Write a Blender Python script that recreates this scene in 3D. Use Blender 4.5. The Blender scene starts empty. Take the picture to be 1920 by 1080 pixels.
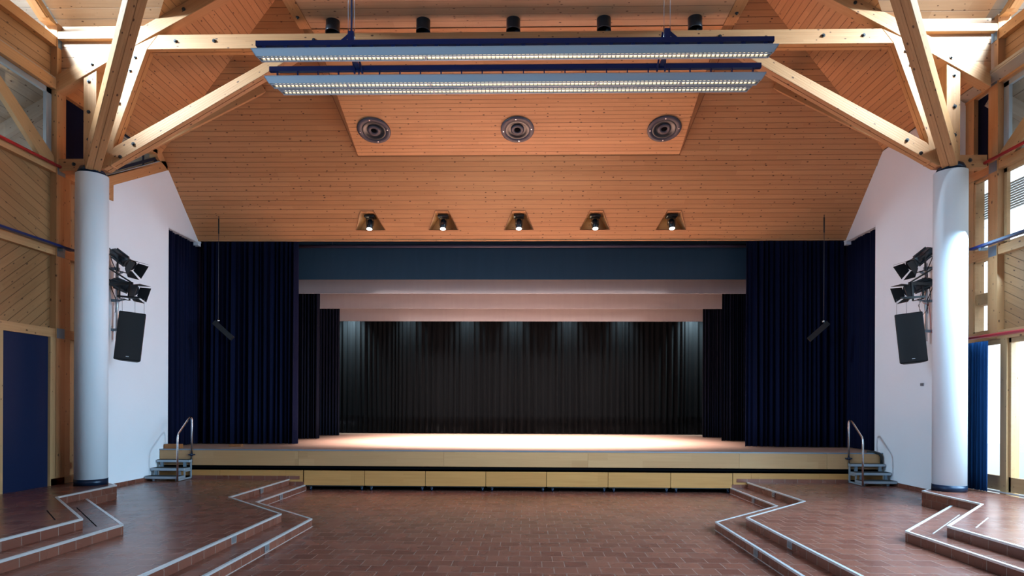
import bpy, bmesh, math, random
from mathutils import Vector, Matrix
random.seed(7)
V3 = Vector
sc = bpy.context.scene
COL = sc.collection
PI = math.pi

# ------------------------------------------------------------------ camera
cam_d = bpy.data.cameras.new('camera'); cam = bpy.data.objects.new('camera', cam_d); COL.objects.link(cam)
cam_d.sensor_width = 36.0; cam_d.lens = 1200.3 * 36.0 / 1920.0
cam_d.shift_x = 0.0; cam_d.shift_y = (757.2 - 540.0) / 1920.0
cam_d.clip_start = 0.05; cam_d.clip_end = 300
cam.matrix_world = (Matrix.Translation((0.222, 0, 2.018)) @ Matrix.Rotation(0.0225, 4, 'Z')
                    @ Matrix.Rotation(PI / 2, 4, 'X') @ Matrix.Rotation(0.00418, 4, 'Z'))
sc.camera = cam
sc.view_settings.view_transform = 'Standard'; sc.view_settings.look = 'None'
sc.view_settings.exposure = 0.0; sc.view_settings.gamma = 1.0
sc.view_settings.use_curve_mapping = False

# ------------------------------------------------------------------ daylight sky
world = bpy.data.worlds.new('world'); sc.world = world; world.use_nodes = True
wn = world.node_tree.nodes; wl = world.node_tree.links; wn.clear()
wo = wn.new('ShaderNodeOutputWorld'); wb = wn.new('ShaderNodeBackground')
wb.inputs[0].default_value = (0.80, 0.91, 1.0, 1); wb.inputs[1].default_value = 2.4
wl.new(wb.outputs[0], wo.inputs[0])

def light(name, kind, loc, target, energy, color, size=1.0, size_y=None, spread=None, spot=None, blend=.3, radius=.1):
    d = bpy.data.lights.new(name, kind); d.energy = energy; d.color = color
    if kind == 'AREA':
        d.shape = 'RECTANGLE'; d.size = size; d.size_y = size_y or size
        if spread: d.spread = math.radians(spread)
    if kind == 'SPOT':
        d.spot_size = math.radians(spot); d.spot_blend = blend; d.shadow_soft_size = radius
    o = bpy.data.objects.new(name, d); COL.objects.link(o); o.location = loc
    o.rotation_euler = (V3(target) - V3(loc)).to_track_quat('-Z', 'Y').to_euler()
    return o
DAY = (0.42, 0.72, 1.0)
# daylight through the clerestories and the glazed doors, with added rear and left fills; sky light falls downwards
light('rear_daylight_fill', 'AREA', (0, -5.7, 8.5), (0, 3.5, 1.5), 190, DAY, 13, 4, spread=125)  # unseen fill panel added in front of the closed rear wall
for sx in (-1, 1):
    light('clerestory_daylight', 'AREA', (sx * 9.2, 9.0, 9.9), (sx * 6.4, 11.5, 7.9), 470, (.62, .83, 1.0), .9, .5, spread=95)
light('side_area_light', 'AREA', (8.2, 7.2, 3.4), (4.6, 8.2, 0), 1700, (.46, .75, 1.0), 8.0, 4.4, spread=135)
light('side_area_light', 'AREA', (-8.1, 4.0, 4.6), (2.0, 9.5, 1.2), 420, (.40, .70, 1.0), 3.6, 3.0, spread=110)  # fill light added on the left to cool the right wall
# stage lights, plus added apron and border fills
for xx in (-3.73, -1.89, 0.0, 1.92, 3.83):
    light('stage_spot', 'SPOT', (xx, 16.0, 6.33), (xx * .55, 17.3, .94), 1900, (1.0, .86, .80), spot=58, blend=1.0, radius=.03)
    light('niche_spill', 'POINT', (xx - .1, 16.2, 6.6), (xx, 16.3, 0), .45, (1.0, .75, .5))
    light('apron_pink_fill', 'SPOT', (xx, 15.97, 6.34), (xx, 13.3, 0), 520, (1.0, .55, .58), spot=34, blend=1.0, radius=.03)  # extra spot without a fixture, added for the pink band on the floor
for yy, en in ((17.95, 1250), (19.85, 650), (21.65, 420)):
    light('stage_strip', 'AREA', (0, yy, 6.4), (0, yy, .9), en, (1.0, .86, .81), 8.5, .22, spread=58)
light('border_bounce_fill', 'AREA', (0, 17.75, 1.15), (0, 19.5, 5.2), 10, (1.0, .82, .8), 7.0, .5, spread=140)  # unseen upward panel added to imitate deck bounce on the borders

# ------------------------------------------------------------------ materials
def mat(name, color, rough=.5, metal=0.0, spec=.5, emit=None, estr=0.0, sheen=0.0):
    m = bpy.data.materials.new(name); m.use_nodes = True
    b = m.node_tree.nodes['Principled BSDF']
    b.inputs['Base Color'].default_value = (*color, 1); b.inputs['Roughness'].default_value = rough
    b.inputs['Metallic'].default_value = metal
    b.inputs['Specular IOR Level'].default_value = spec
    if sheen: b.inputs['Sheen Weight'].default_value = sheen
    if emit: b.inputs['Emission Color'].default_value = (*emit, 1); b.inputs['Emission Strength'].default_value = estr
    return m
def N(m, t, **k):
    n = m.node_tree.nodes.new(t)
    for a, v in k.items(): setattr(n, a, v)
    return n
def L(m, a, b): m.node_tree.links.new(a, b)
def M_(m, op, a, b=None, c=None):
    n = N(m, 'ShaderNodeMath', operation=op)
    for i, x in enumerate((a, b, c)):
        if x is None: continue
        if isinstance(x, (int, float)): n.inputs[i].default_value = x
        else: L(m, x, n.inputs[i])
    return n.outputs[0]
def mixc(m, fac, a, b, mode='MIX'):
    n = N(m, 'ShaderNodeMix', data_type='RGBA', blend_type=mode)
    for s, x in ((n.inputs[0], fac), (n.inputs[6], a), (n.inputs[7], b)):
        if isinstance(x, (int, float)): s.default_value = x
        elif isinstance(x, tuple): s.default_value = (*x, 1)
        else: L(m, x, s)
    return n.outputs[2]

def wood(name, c1, c2, w=.122, groove=1.0, knots=1.5, rough=.5, boardvar=.5, length=3.6, knot_col=(.07, .025, .012), grain=1.0, spec=.35):
    """boards run along the object's own x axis, each w wide along its y axis"""
    m = mat(name, c1, rough, spec=spec); b = m.node_tree.nodes['Principled BSDF']
    tc = N(m, 'ShaderNodeTexCoord'); sep = N(m, 'ShaderNodeSeparateXYZ'); L(m, tc.outputs['Object'], sep.inputs[0])
    x, y, z = sep.outputs
    oi = N(m, 'ShaderNodeObjectInfo'); rnd = M_(m, 'MULTIPLY', oi.outputs['Random'], 37.0)
    v = M_(m, 'DIVIDE', y, w); idx = M_(m, 'FLOOR', v); fr = M_(m, 'SUBTRACT', v, idx)
    wn1 = N(m, 'ShaderNodeTexWhiteNoise', noise_dimensions='1D'); L(m, M_(m, 'ADD', idx, rnd), wn1.inputs['W'])
    u2 = M_(m, 'ADD', M_(m, 'DIVIDE', x, length), M_(m, 'MULTIPLY', wn1.outputs['Value'], 9.0))
    ui = M_(m, 'FLOOR', u2)
    wn2 = N(m, 'ShaderNodeTexWhiteNoise', noise_dimensions='2D'); cb = N(m, 'ShaderNodeCombineXYZ')
    L(m, idx, cb.inputs[0]); L(m, ui, cb.inputs[1]); L(m, cb.outputs[0], wn2.inputs[0])
    # grain
    cg = N(m, 'ShaderNodeCombineXYZ')
    L(m, M_(m, 'ADD', M_(m, 'MULTIPLY', x, 1.3), M_(m, 'MULTIPLY', wn2.outputs['Value'], 50.0)), cg.inputs[0])
    L(m, M_(m, 'MULTIPLY', y, 26.0), cg.inputs[1]); L(m, M_(m, 'MULTIPLY', z, 26.0), cg.inputs[2])
    nz = N(m, 'ShaderNodeTexNoise'); nz.inputs['Scale'].default_value = 1.0; nz.inputs['Detail'].default_value = 3
    L(m, cg.outputs[0], nz.inputs[0])
    g = M_(m, 'MULTIPLY', M_(m, 'SUBTRACT', nz.outputs['Fac'], .5), .9 * grain)
    bv = M_(m, 'MULTIPLY', M_(m, 'SUBTRACT', wn2.outputs['Value'], .5), boardvar)
    f = M_(m, 'ADD', M_(m, 'ADD', .45, g), bv)
    f = M_(m, 'MINIMUM', M_(m, 'MAXIMUM', f, 0.0), 1.0)
    col = mixc(m, f, c1, c2)
    if knots:
        ck = N(m, 'ShaderNodeCombineXYZ')
        L(m, M_(m, 'MULTIPLY', x, 4.3), ck.inputs[0]); L(m, M_(m, 'MULTIPLY', M_(m, 'ADD', y, z), 8.0), ck.inputs[1])
        add = N(m, 'ShaderNodeVectorMath', operation='ADD'); L(m, ck.outputs[0], add.inputs[0])
        cr = N(m, 'ShaderNodeCombineXYZ'); L(m, rnd, cr.inputs[0]); L(m, rnd, cr.inputs[1]); L(m, cr.outputs[0], add.inputs[1])
        vo = N(m, 'ShaderNodeTexVoronoi', voronoi_dimensions='2D'); vo.inputs['Scale'].default_value = 1.0
        L(m, add.outputs[0], vo.inputs['Vector'])
        sp = N(m, 'ShaderNodeSeparateColor'); L(m, vo.outputs['Color'], sp.inputs[0])
        rad = M_(m, 'MAXIMUM', M_(m, 'MULTIPLY', M_(m, 'SUBTRACT', sp.outputs[0], .38), .135 * knots), -.02)
        k = N(m, 'ShaderNodeMapRange', interpolation_type='SMOOTHSTEP'); L(m, vo.outputs['Distance'], k.inputs[0])
        L(m, M_(m, 'MULTIPLY', rad, .5), k.inputs[1]); L(m, M_(m, 'ADD', rad, .012), k.inputs[2])
        k.inputs[3].default_value = .92; k.inputs[4].default_value = 0.0
        col = mixc(m, k.outputs[0], col, knot_col)
    if groove:
        e = M_(m, 'MINIMUM', fr, M_(m, 'SUBTRACT', 1.0, fr))
        gm = N(m, 'ShaderNodeMapRange', interpolation_type='SMOOTHSTEP'); L(m, M_(m, 'MULTIPLY', e, w), gm.inputs[0])
        gm.inputs[1].default_value = .001; gm.inputs[2].default_value = .0075; gm.inputs[3].default_value = .88 * groove; gm.inputs[4].default_value = 0
        alt = M_(m, 'ADD', .55, M_(m, 'MULTIPLY', M_(m, 'ABSOLUTE', M_(m, 'MODULO', M_(m, 'FLOOR', M_(m, 'ADD', v, .5)), 2.0)), .45))
        col = mixc(m, M_(m, 'MULTIPLY', gm.outputs[0], alt), col, (c1[0] * .22, c1[1] * .16, c1[2] * .14))
        bp = N(m, 'ShaderNodeBump'); bp.inputs['Strength'].default_value = .6; bp.inputs['Distance'].default_value = .01; bp.invert = True
        L(m, gm.outputs[0], bp.inputs['Height']); L(m, bp.outputs[0], b.inputs['Normal'])
    L(m, col, b.inputs['Base Color'])
    return m

def tiles(name):
    """square fired-clay tiles in running bond; the same material clads treads and risers"""
    m = mat(name, (.2, .08, .05), .25, spec=.5); b = m.node_tree.nodes['Principled BSDF']
    ge = N(m, 'ShaderNodeNewGeometry'); tc = N(m, 'ShaderNodeTexCoord')
    zz = N(m, 'ShaderNodeCombineXYZ'); zz.inputs[2].default_value = 1
    cr = N(m, 'ShaderNodeVectorMath', operation='CROSS_PRODUCT'); L(m, ge.outputs['True Normal'], cr.inputs[0]); L(m, zz.outputs[0], cr.inputs[1])
    dt = N(m, 'ShaderNodeVectorMath', operation='DOT_PRODUCT'); L(m, cr.outputs[0], dt.inputs[0]); L(m, tc.outputs['Object'], dt.inputs[1])
    sp = N(m, 'ShaderNodeSeparateXYZ'); L(m, tc.outputs['Object'], sp.inputs[0])
    sn = N(m, 'ShaderNodeSeparateXYZ'); L(m, ge.outputs['True Normal'], sn.inputs[0])
    up = M_(m, 'GREATER_THAN', M_(m, 'ABSOLUTE', sn.outputs[2]), .5)
    inv = M_(m, 'SUBTRACT', 1.0, up)
    cb = N(m, 'ShaderNodeCombineXYZ')
    L(m, M_(m, 'ADD', M_(m, 'MULTIPLY', sp.outputs[0], up), M_(m, 'MULTIPLY', dt.outputs['Value'], inv)), cb.inputs[0])
    L(m, M_(m, 'ADD', M_(m, 'MULTIPLY', sp.outputs[1], up), M_(m, 'MULTIPLY', M_(m, 'MULTIPLY', M_(m, 'ADD', sp.outputs[2], .0025), 2.177), inv)), cb.inputs[1])
    br = N(m, 'ShaderNodeTexBrick'); br.offset = .5; br.inputs['Scale'].default_value = 1.0
    br.inputs['Brick Width'].default_value = .283; br.inputs['Row Height'].default_value = .283
    br.inputs['Mortar Size'].default_value = .0052; br.inputs['Mortar Smooth'].default_value = .2; br.inputs['Bias'].default_value = 0
    br.inputs['Color1'].default_value = (.140, .043, .028, 1); br.inputs['Color2'].default_value = (.200, .068, .043, 1)
    br.inputs['Mortar'].default_value = (.25, .17, .14, 1)
    L(m, cb.outputs[0], br.inputs['Vector'])
    nz = N(m, 'ShaderNodeTexNoise'); nz.inputs['Scale'].default_value = .6; nz.inputs['Detail'].default_value = 1; L(m, tc.outputs['Object'], nz.inputs[0])
    col = mixc(m, M_(m, 'MULTIPLY', nz.outputs['Fac'], .3), br.outputs['Color'], (.10, .05, .038))
    L(m, col, b.inputs['Base Color'])
    nr = N(m, 'ShaderNodeTexNoise'); nr.inputs['Scale'].default_value = 2.5; nr.inputs['Detail'].default_value = 1; L(m, tc.outputs['Object'], nr.inputs[0])
    L(m, M_(m, 'ADD', .22, M_(m, 'MULTIPLY', nr.outputs['Fac'], .1)), b.inputs['Roughness'])
    bp = N(m, 'ShaderNodeBump'); bp.inputs['Strength'].default_value = .25; bp.inputs['Distance'].default_value = .004; bp.invert = True
    L(m, br.outputs['Fac'], bp.inputs['Height']); L(m, bp.outputs[0], b.inputs['Normal'])
    return m

def cloth(name, c, c2, sheen=.3, rough=.9):
    m = mat(name, c, rough, spec=.15, sheen=sheen); b = m.node_tree.nodes['Principled BSDF']
    b.inputs['Sheen Tint'].default_value = (*[min(1, x * 6 + .05) for x in c2], 1)
    tc = N(m, 'ShaderNodeTexCoord'); nz = N(m, 'ShaderNodeTexNoise'); nz.inputs['Scale'].default_value = 3; nz.inputs['Detail'].default_value = 3
    mp = N(m, 'ShaderNodeMapping'); mp.inputs['Scale'].default_value = (3, 3, .25); L(m, tc.outputs['Object'], mp.inputs[0]); L(m, mp.outputs[0], nz.inputs[0])
    L(m, mixc(m, nz.outputs['Fac'], c, c2), b.inputs['Base Color'])
    return m

def plaster(name, c, rough=.8):
    m = mat(name, c, rough, spec=.3); b = m.node_tree.nodes['Principled BSDF']
    tc = N(m, 'ShaderNodeTexCoord'); nz = N(m, 'ShaderNodeTexNoise'); nz.inputs['Scale'].default_value = 1.3; nz.inputs['Detail'].default_value = 5
    L(m, tc.outputs['Object'], nz.inputs[0])
    L(m, mixc(m, nz.outputs['Fac'], tuple(x * .94 for x in c), c), b.inputs['Base Color'])
    n2 = N(m, 'ShaderNodeTexNoise'); n2.inputs['Scale'].default_value = 60; L(m, tc.outputs['Object'], n2.inputs[0])
    bp = N(m, 'ShaderNodeBump'); bp.inputs['Strength'].default_value = .08; bp.inputs['Distance'].default_value = .004
    L(m, n2.outputs['Fac'], bp.inputs['Height']); L(m, bp.outputs[0], b.inputs['Normal'])
    return m

PINE1, PINE2 = (.53, .27, .120), (.40, .185, .074)
m_boards = wood('pine_boards', PINE1, PINE2, w=.122)
m_boards_panel = wood('pine_boards_panel', (.64, .335, .152), (.49, .235, .096), w=.105)
m_boards_wide = wood('pine_boards_wide', (.55, .35, .21), (.42, .245, .135), w=.19)
m_boards_wall = wood('pine_boards_wall', (.37, .185, .078), (.25, .112, .043), w=.145)
m_eave = wood('weathered_eave_boards', (.36, .30, .25), (.25, .195, .15), w=.2, groove=1.0)
m_beam = wood('glulam_beam', (.54, .29, .13), (.37, .165, .062), w=.04, groove=.12, boardvar=.22, length=2.2, knots=1.7, grain=.9, rough=.55)
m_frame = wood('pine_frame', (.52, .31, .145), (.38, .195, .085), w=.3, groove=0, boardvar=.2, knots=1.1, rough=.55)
m_maple = wood('maple_panel', (.45, .26, .125), (.33, .17, .072), w=.16, groove=0, boardvar=.5, knots=0, rough=.35, length=1.9, grain=.7)
m_birch = wood('birch_ply_panel', (.47, .235, .075), (.35, .155, .045), w=.35, groove=0, boardvar=.35, knots=0, rough=.4, length=2.8, grain=1.2)
m_deck = wood('stage_parquet', (.46, .29, .22), (.34, .19, .135), w=.07, groove=.35, knots=0, rough=.38, length=.5)
m_smallwood = wood('dark_pine_box', (.30, .12, .04), (.2, .07, .025), w=.2, groove=0, knots=.6)
m_tile = tiles('clay_floor_tiles')
m_white = plaster('white_plaster', (.80, .85, .91))
m_column = plaster('column_plaster', (.80, .86, .92), .6)
m_navy = cloth('navy_stage_curtain', (.0005, .0016, .010), (.0012, .0038, .027), sheen=.08)
m_navy2 = cloth('navy_window_curtain', (.004, .03, .10), (.006, .045, .14), sheen=.2)
m_black = cloth('black_stage_cloth', (.0006, .0014, .0023), (.0014, .0030, .0046), sheen=.04)
m_purple = cloth('black_violet_cloth', (.0018, .0028, .0085), (.0035, .0048, .015), sheen=.08)
m_teal = cloth('slate_blue_border_cloth', (.026, .052, .080), (.031, .060, .092), sheen=.0)
m_grey = cloth('pale_border_cloth', (.33, .31, .325), (.37, .35, .36), sheen=.0)
m_bluepanel = mat('navy_painted_panel', (.002, .009, .040), .5, spec=.3)
m_bluesteel = mat('blue_enamel', (.004, .014, .085), .35, spec=.5)
m_darkblue = mat('dark_blue_steel', (.006, .018, .045), .35, metal=.3)
m_alu = mat('brushed_aluminium', (.62, .66, .70), .32, metal=.85)
m_nose = mat('aluminium_nosing', (.82, .84, .86), .38, metal=.7)
m_steel = mat('chrome_tube', (.72, .74, .78), .16, metal=1.0)
m_stair = mat('grey_anodised_frame', (.20, .26, .32), .4, metal=.6)
m_tread = mat('black_rubber_tread', (.012, .013, .014), .7)
m_blackm = mat('black_metal', (.008, .010, .013), .45, spec=.5)
m_blacklamp = mat('black_lamp_housing', (.010, .017, .025), .3, spec=.6)
m_speaker = mat('black_speaker_cabinet', (.004, .005, .007), .6, spec=.4)
m_spkgrey = mat('grey_speaker_ring', (.05, .048, .072), .5)
m_dark = mat('black_void', (.003, .003, .004), .95, spec=.05)
m_red = mat('red_pipe', (.42, .02, .025), .35)
m_lumi = mat('grey_lamp_housing', (.40, .46, .53), .4, metal=.1)
m_fin = mat('louvre_fin', (.10, .11, .13), .35, metal=.4)
m_tube = mat('fluorescent_tube', (.9, .85, .75), .4, emit=(1.0, .76, .46), estr=3.2)
m_lens = mat('lit_lens', (1, 1, 1), .3, emit=(1.0, .97, .95), estr=7)
m_plastic = mat('white_plastic', (.7, .72, .74), .5)
m_grille = mat('step_light_grille', (.60, .64, .68), .3, metal=.7)
m_green = mat('outside_ground', (.50, .52, .50), .9)
m_blind = mat('grey_blind_slat', (.33, .38, .42), .5)
m_bolt = mat('blackened_bolt', (.05, .055, .06), .4, metal=.7)
m_cable = mat('black_cable', (.01, .01, .012), .6)
m_wire = mat('steel_wire', (.35, .37, .40), .35, metal=.9)

m_glass = bpy.data.materials.new('window_glass'); m_glass.use_nodes = True
_n = m_glass.node_tree.nodes; _n.clear()   # thin clear pane with a faint mirror reflection
_o = _n.new('ShaderNodeOutputMaterial'); _t = _n.new('ShaderNodeBsdfTransparent'); _g = _n.new('ShaderNodeBsdfGlossy'); _x = _n.new('ShaderNodeMixShader'); _f = _n.new('ShaderNodeValue')
_t.inputs[0].default_value = (.93, .97, .98, 1); _g.inputs['Roughness'].default_value = .02; _f.outputs[0].default_value = .07
for a, b_ in ((_f.outputs[0], _x.inputs[0]), (_t.outputs[0], _x.inputs[1]), (_g.outputs[0], _x.inputs[2]), (_x.outputs[0], _o.inputs[0])): m_glass.node_tree.links.new(a, b_)

# ------------------------------------------------------------------ mesh helpers
class MB:
    def __init__(s): s.v = []; s.f = []; s.sm = []
    def add(s, vs, fs, smooth=False):
        k = len(s.v); s.v += [V3(p) for p in vs]; s.f += [tuple(i + k for i in f) for f in fs]; s.sm += [smooth] * len(fs); return s
    def hexa(s, b, t):
        return s.add(list(b) + list(t), [(3, 2, 1, 0), (4, 5, 6, 7), (0, 1, 5, 4), (1, 2, 6, 5), (2, 3, 7, 6), (3, 0, 4, 7)])
    def box(s, c, d, R=None):
        c = V3(c); h = [x / 2 for x in d]
        R = R or Matrix.Identity(3)
        P = [c + R @ V3((a * h[0], b * h[1], e * h[2])) for e in (-1, 1) for a, b in ((-1, -1), (1, -1), (1, 1), (-1, 1))]
        return s.hexa(P[:4], P[4:])
    def bx(s, x0, x1, y0, y1, z0, z1): return s.box(((x0 + x1) / 2, (y0 + y1) / 2, (z0 + z1) / 2), (abs(x1 - x0), abs(y1 - y0), abs(z1 - z0)))
    def prism(s, pts, off):
        off = V3(off); n = len(pts); P = [V3(p) for p in pts]
        s.add(P + [p + off for p in P], [tuple(range(n))[::-1], tuple(range(n, 2 * n))] + [(i, (i + 1) % n, n + (i + 1) % n, n + i) for i in range(n)])
        return s
    def beam(s, p0, p1, w, h, up=(0, 0, 1)):
        p0 = V3(p0); p1 = V3(p1); d = (p1 - p0).normalized(); u = V3(up); r = d.cross(u).normalized(); u = r.cross(d).normalized()
        q = [(-1, -1), (1, -1), (1, 1), (-1, 1)]
        return s.hexa([p0 + r * (a * w / 2) + u * (b * h / 2) for a, b in q], [p1 + r * (a * w / 2) + u * (b * h / 2) for a, b in q])
    def cyl(s, p0, p1, r0, r1=None, n=20, cap=True):
        p0 = V3(p0); p1 = V3(p1); r1 = r0 if r1 is None else r1; d = (p1 - p0).normalized()
        a = d.orthogonal().normalized(); b = d.cross(a)
        P = []
        for p, r in ((p0, r0), (p1, r1)): P += [p + (a * math.cos(2 * PI * i / n) + b * math.sin(2 * PI * i / n)) * r for i in range(n)]
        k = len(s.v); s.add(P, [(i, (i + 1) % n, n + (i + 1) % n, n + i) for i in range(n)], True)
        if cap: s.f += [tuple(k + i for i in range(n))[::-1], tuple(k + n + i for i in range(n))]; s.sm += [False, False]
        return s
    def ring(s, c, ax, prof, n=40):
        """surface of revolution: prof = [(radius, offset along axis)]"""
        c = V3(c); d = V3(ax).normalized(); a = d.orthogonal().normalized(); b = d.cross(a); P = []
        for r, h in prof: P += [c + d * h + (a * math.cos(2 * PI * i / n) + b * math.sin(2 * PI * i / n)) * r for i in range(n)]
        F = []
        for j in range(len(prof) - 1): F += [(j * n + i, j * n + (i + 1) % n, (j + 1) * n + (i + 1) % n, (j + 1) * n + i) for i in range(n)]
        return s.add(P, F, True)
    def tube(s, pts, r, n=10):
        pts = [V3(p) for p in pts]; P = []; prev = None
        for i, p in enumerate(pts):
            d = ((pts[min(i + 1, len(pts) - 1)] - p).normalized() + (p - pts[max(i - 1, 0)]).normalized())
            d = d.normalized() if d.length > 1e-6 else V3((0, 0, 1))
            a = prev - d * prev.dot(d) if prev is not None else d.orthogonal()
            a.normalize(); prev = a; b = d.cross(a)
            P += [p + (a * math.cos(2 * PI * j / n) + b * math.sin(2 * PI * j / n)) * r for j in range(n)]
        F = [(i * n + j, i * n + (j + 1) % n, (i + 1) * n + (j + 1) % n, (i + 1) * n + j) for i in range(len(pts) - 1) for j in range(n)]
        k = len(s.v); s.add(P, F, True); m = (len(pts) - 1) * n
        s.f += [tuple(k + j for j in range(n))[::-1], tuple(k + m + j for j in range(n))]; s.sm += [False, False]
        return s
    def build(s, name, m, parent=None, frame=None, bevel=0, solid=None):
        """frame = (origin, x axis, y axis): the object's own axes; vertices are given in world space"""
        if frame:
            o_, x_, y_ = [V3(q) for q in frame]; x_.normalize(); z_ = x_.cross(y_).normalized(); y_ = z_.cross(x_)
            W = Matrix.Translation(o_) @ Matrix((x_, y_, z_)).transposed().to_4x4()
        else: W = Matrix.Identity(4)
        Wi = W.inverted(); me = bpy.data.meshes.new(name); me.from_pydata([Wi @ p for p in s.v], [], s.f)
        bm = bmesh.new(); bm.from_mesh(me); bmesh.ops.recalc_face_normals(bm, faces=bm.faces); bm.to_mesh(me); bm.free()
        for p, q in zip(me.polygons, s.sm): p.use_smooth = q
        me.materials.append(m); o = bpy.data.objects.new(name, me); COL.objects.link(o)
        if parent is not None:
            o.parent = parent; o.matrix_basis = parent['_w2l'] @ W if False else Matrix.Translation(-wloc(parent)) @ W
        else: o.matrix_basis = W
        if bevel:
            b = o.modifiers.new('bevel', 'BEVEL'); b.width = bevel; b.segments = 1; b.limit_method = 'ANGLE'
        if solid:
            b = o.modifiers.new('solidify', 'SOLIDIFY'); b.thickness = solid; b.offset = 1
        return o
def wloc(o):
    """world location of an unrotated parent chain"""
    r = V3((0, 0, 0))
    while o is not None: r += o.matrix_basis.translation; o = o.parent
    return r
def tag(o, label=None, cat=None, group=None, kind=None):
    for k, v in (('label', label), ('category', cat), ('group', group), ('kind', kind)):
        if v: o[k] = v
    return o
def thing(name, label, cat, loc=(0, 0, 0), group=None):
    o = bpy.data.objects.new(name, None); COL.objects.link(o); o.location = loc; o.empty_display_size = .1
    bpy.context.view_layer.update()
    return tag(o, label, cat, group)
def struct(o): return tag(o, kind='structure')
def side(s): return 'left' if s < 0 else 'right'
def copy_tree(o, loc):
    c = o.copy(); COL.objects.link(c); c.location = loc
    for ch in list(o.children):
        d = ch.copy(); COL.objects.link(d); d.parent = c
        for g in list(ch.children):
            e = g.copy(); COL.objects.link(e); e.parent = d
    return c

# ================================================================== SETTING
XW = 8.28                       # inner face of the side walls
YF = 14.65                      # front of the stage
ZD = .94                        # stage deck
def S1z(y): return 6.22 + .95 * (16.35 - y)
def S3z(x): return 7.80 + .60 * (XW - abs(x))
def S4z(y): return 8.79 + .56 * (11.56 - y)
YHIP = 16.35 - (7.80 - 6.22) / .95
ZR = 7.80 + .6 * XW
YR = 16.35 - (ZR - 6.22) / .95
YV = 11.56 - (ZR - 8.79) / .56
XV = XW - (S4z(11.45) - 7.8) / .6

# ---- floors and stepped platforms
R1, R2, R3, R4 = .13, .26, .39, .52
fl = MB().bx(-XW, XW, -6, 15.6, -.15, 0).build('floor', m_tile); struct(fl)
E1 = [(4.86, YF + .3), (4.90, 12.08), (3.27, 10.38), (3.27, 0.0)]
E2 = [(5.23, YF + .3), (5.30, 11.82), (3.66, 10.08), (3.68, 0.0)]
E3 = [(7.17, 10.62), (5.14, 8.41), (5.17, 0.0)]
E4 = [(XW, 12.40), (7.17, 11.40), (7.16, 9.92), (5.47, 8.10), (5.52, 0.0)]
n_trim = [0]
def trim(o):
    n_trim[0] += 1; o.name = 'trim_%d' % n_trim[0]; return struct(o)
for s in (-1, 1):
    for E, z0, z1, xe in ((E1, 0, R1, 5.6), (E2, R1 * 0, R2, XW), (E3, R2, R3, 7.3), (E4, R2, R4, XW)):
        pts = [(s * x, y, z0) for x, y in E] + ([(s * xe, 0, z0)] if E is E1 or E is E2 else [])
        if E is E1: pts = [(s * x, y, z0) for x, y in E] + [(s * 5.6, 0, z0), (s * 5.6, YF + .3, z0)]
        if E is E2: pts = [(s * x, y, z0) for x, y in E] + [(s * XW, 0, z0), (s * XW, YF + .3, z0)]
        if E is E3: pts = [(s * x, y, z0) for x, y in E] + [(s * 7.3, 0, z0), (s * 7.3, 10.62, z0)]
        if E is E4: pts = [(s * x, y, z0) for x, y in E] + [(s * XW, 0, z0)]
        o = MB().prism(pts, (0, 0, z1 - z0)).build('floor', m_tile); struct(o)
        nb = MB()
        for (xa, ya), (xb, yb) in zip(E[:-1], E[1:]):
            if E in (E1, E2): ya = min(ya, YF - .02)
            a = V3((s * xa, ya, z1)); b = V3((s * xb, yb, z1)); d = (b - a).normalized(); nrm = V3((d.y, -d.x, 0))
            inward = V3((s, .0, 0)); inward = nrm if nrm.dot(inward) > 0 else -nrm
            if E is E4 and abs(xa) == XW: inward = -inward if inward.y > 0 else inward
            if abs(d.x) > .4 and E is not E4: inward = nrm if nrm.x * s > 0 else -nrm
            nb.hexa([a - inward * .004 - V3((0, 0, .022)), b - inward * .004 - V3((0, 0, .022)), b + inward * .034 - V3((0, 0, .0)), a + inward * .034 - V3((0, 0, .0))],
                    [a - inward * .004 + V3((0, 0, .004)), b - inward * .004 + V3((0, 0, .004)), b + inward * .034 + V3((0, 0, .004)), a + inward * .034 + V3((0, 0, .004))])
        trim(nb.build('trim', m_nose))
        if E is E1:
            gb = MB()
            for (xa, ya), (xb, yb) in zip(E[:-1], E[1:]):
                gb.beam((s * xa, min(ya, YF), .002), (s * xb, yb, .002), .02, .006)
            trim(gb.build('trim', mat('pale_grout', (.45, .36, .33), .6)))
    # thin movement joints in the upper platforms
    j = MB().beam((s * 6.39, 8.69, R4 + .001), (s * 5.75, 7.99, R4 + .001), .014, .003).beam((s * 6.69, 9.70, R3 + .001), (s * 5.40, 8.26, R3 + .001), .014, .003)
    trim(j.build('trim', m_nose if s > 0 else m_dark))
    # skirting tiles along the stage foot and along the side wall
    struct(MB().bx(s * 5.0, s * 7.5, YF - .015, YF, R2, R2 + .075).bx(s * 4.89, s * 5.22, YF - .02, YF, R1, R1 + .075).build('baseboard_stage', m_tile))
    struct(MB().bx(s * XW, s * (XW - .02), 12.45, YF, R2, R2 + .08).build('baseboard_' + side(s), m_tile))

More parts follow.
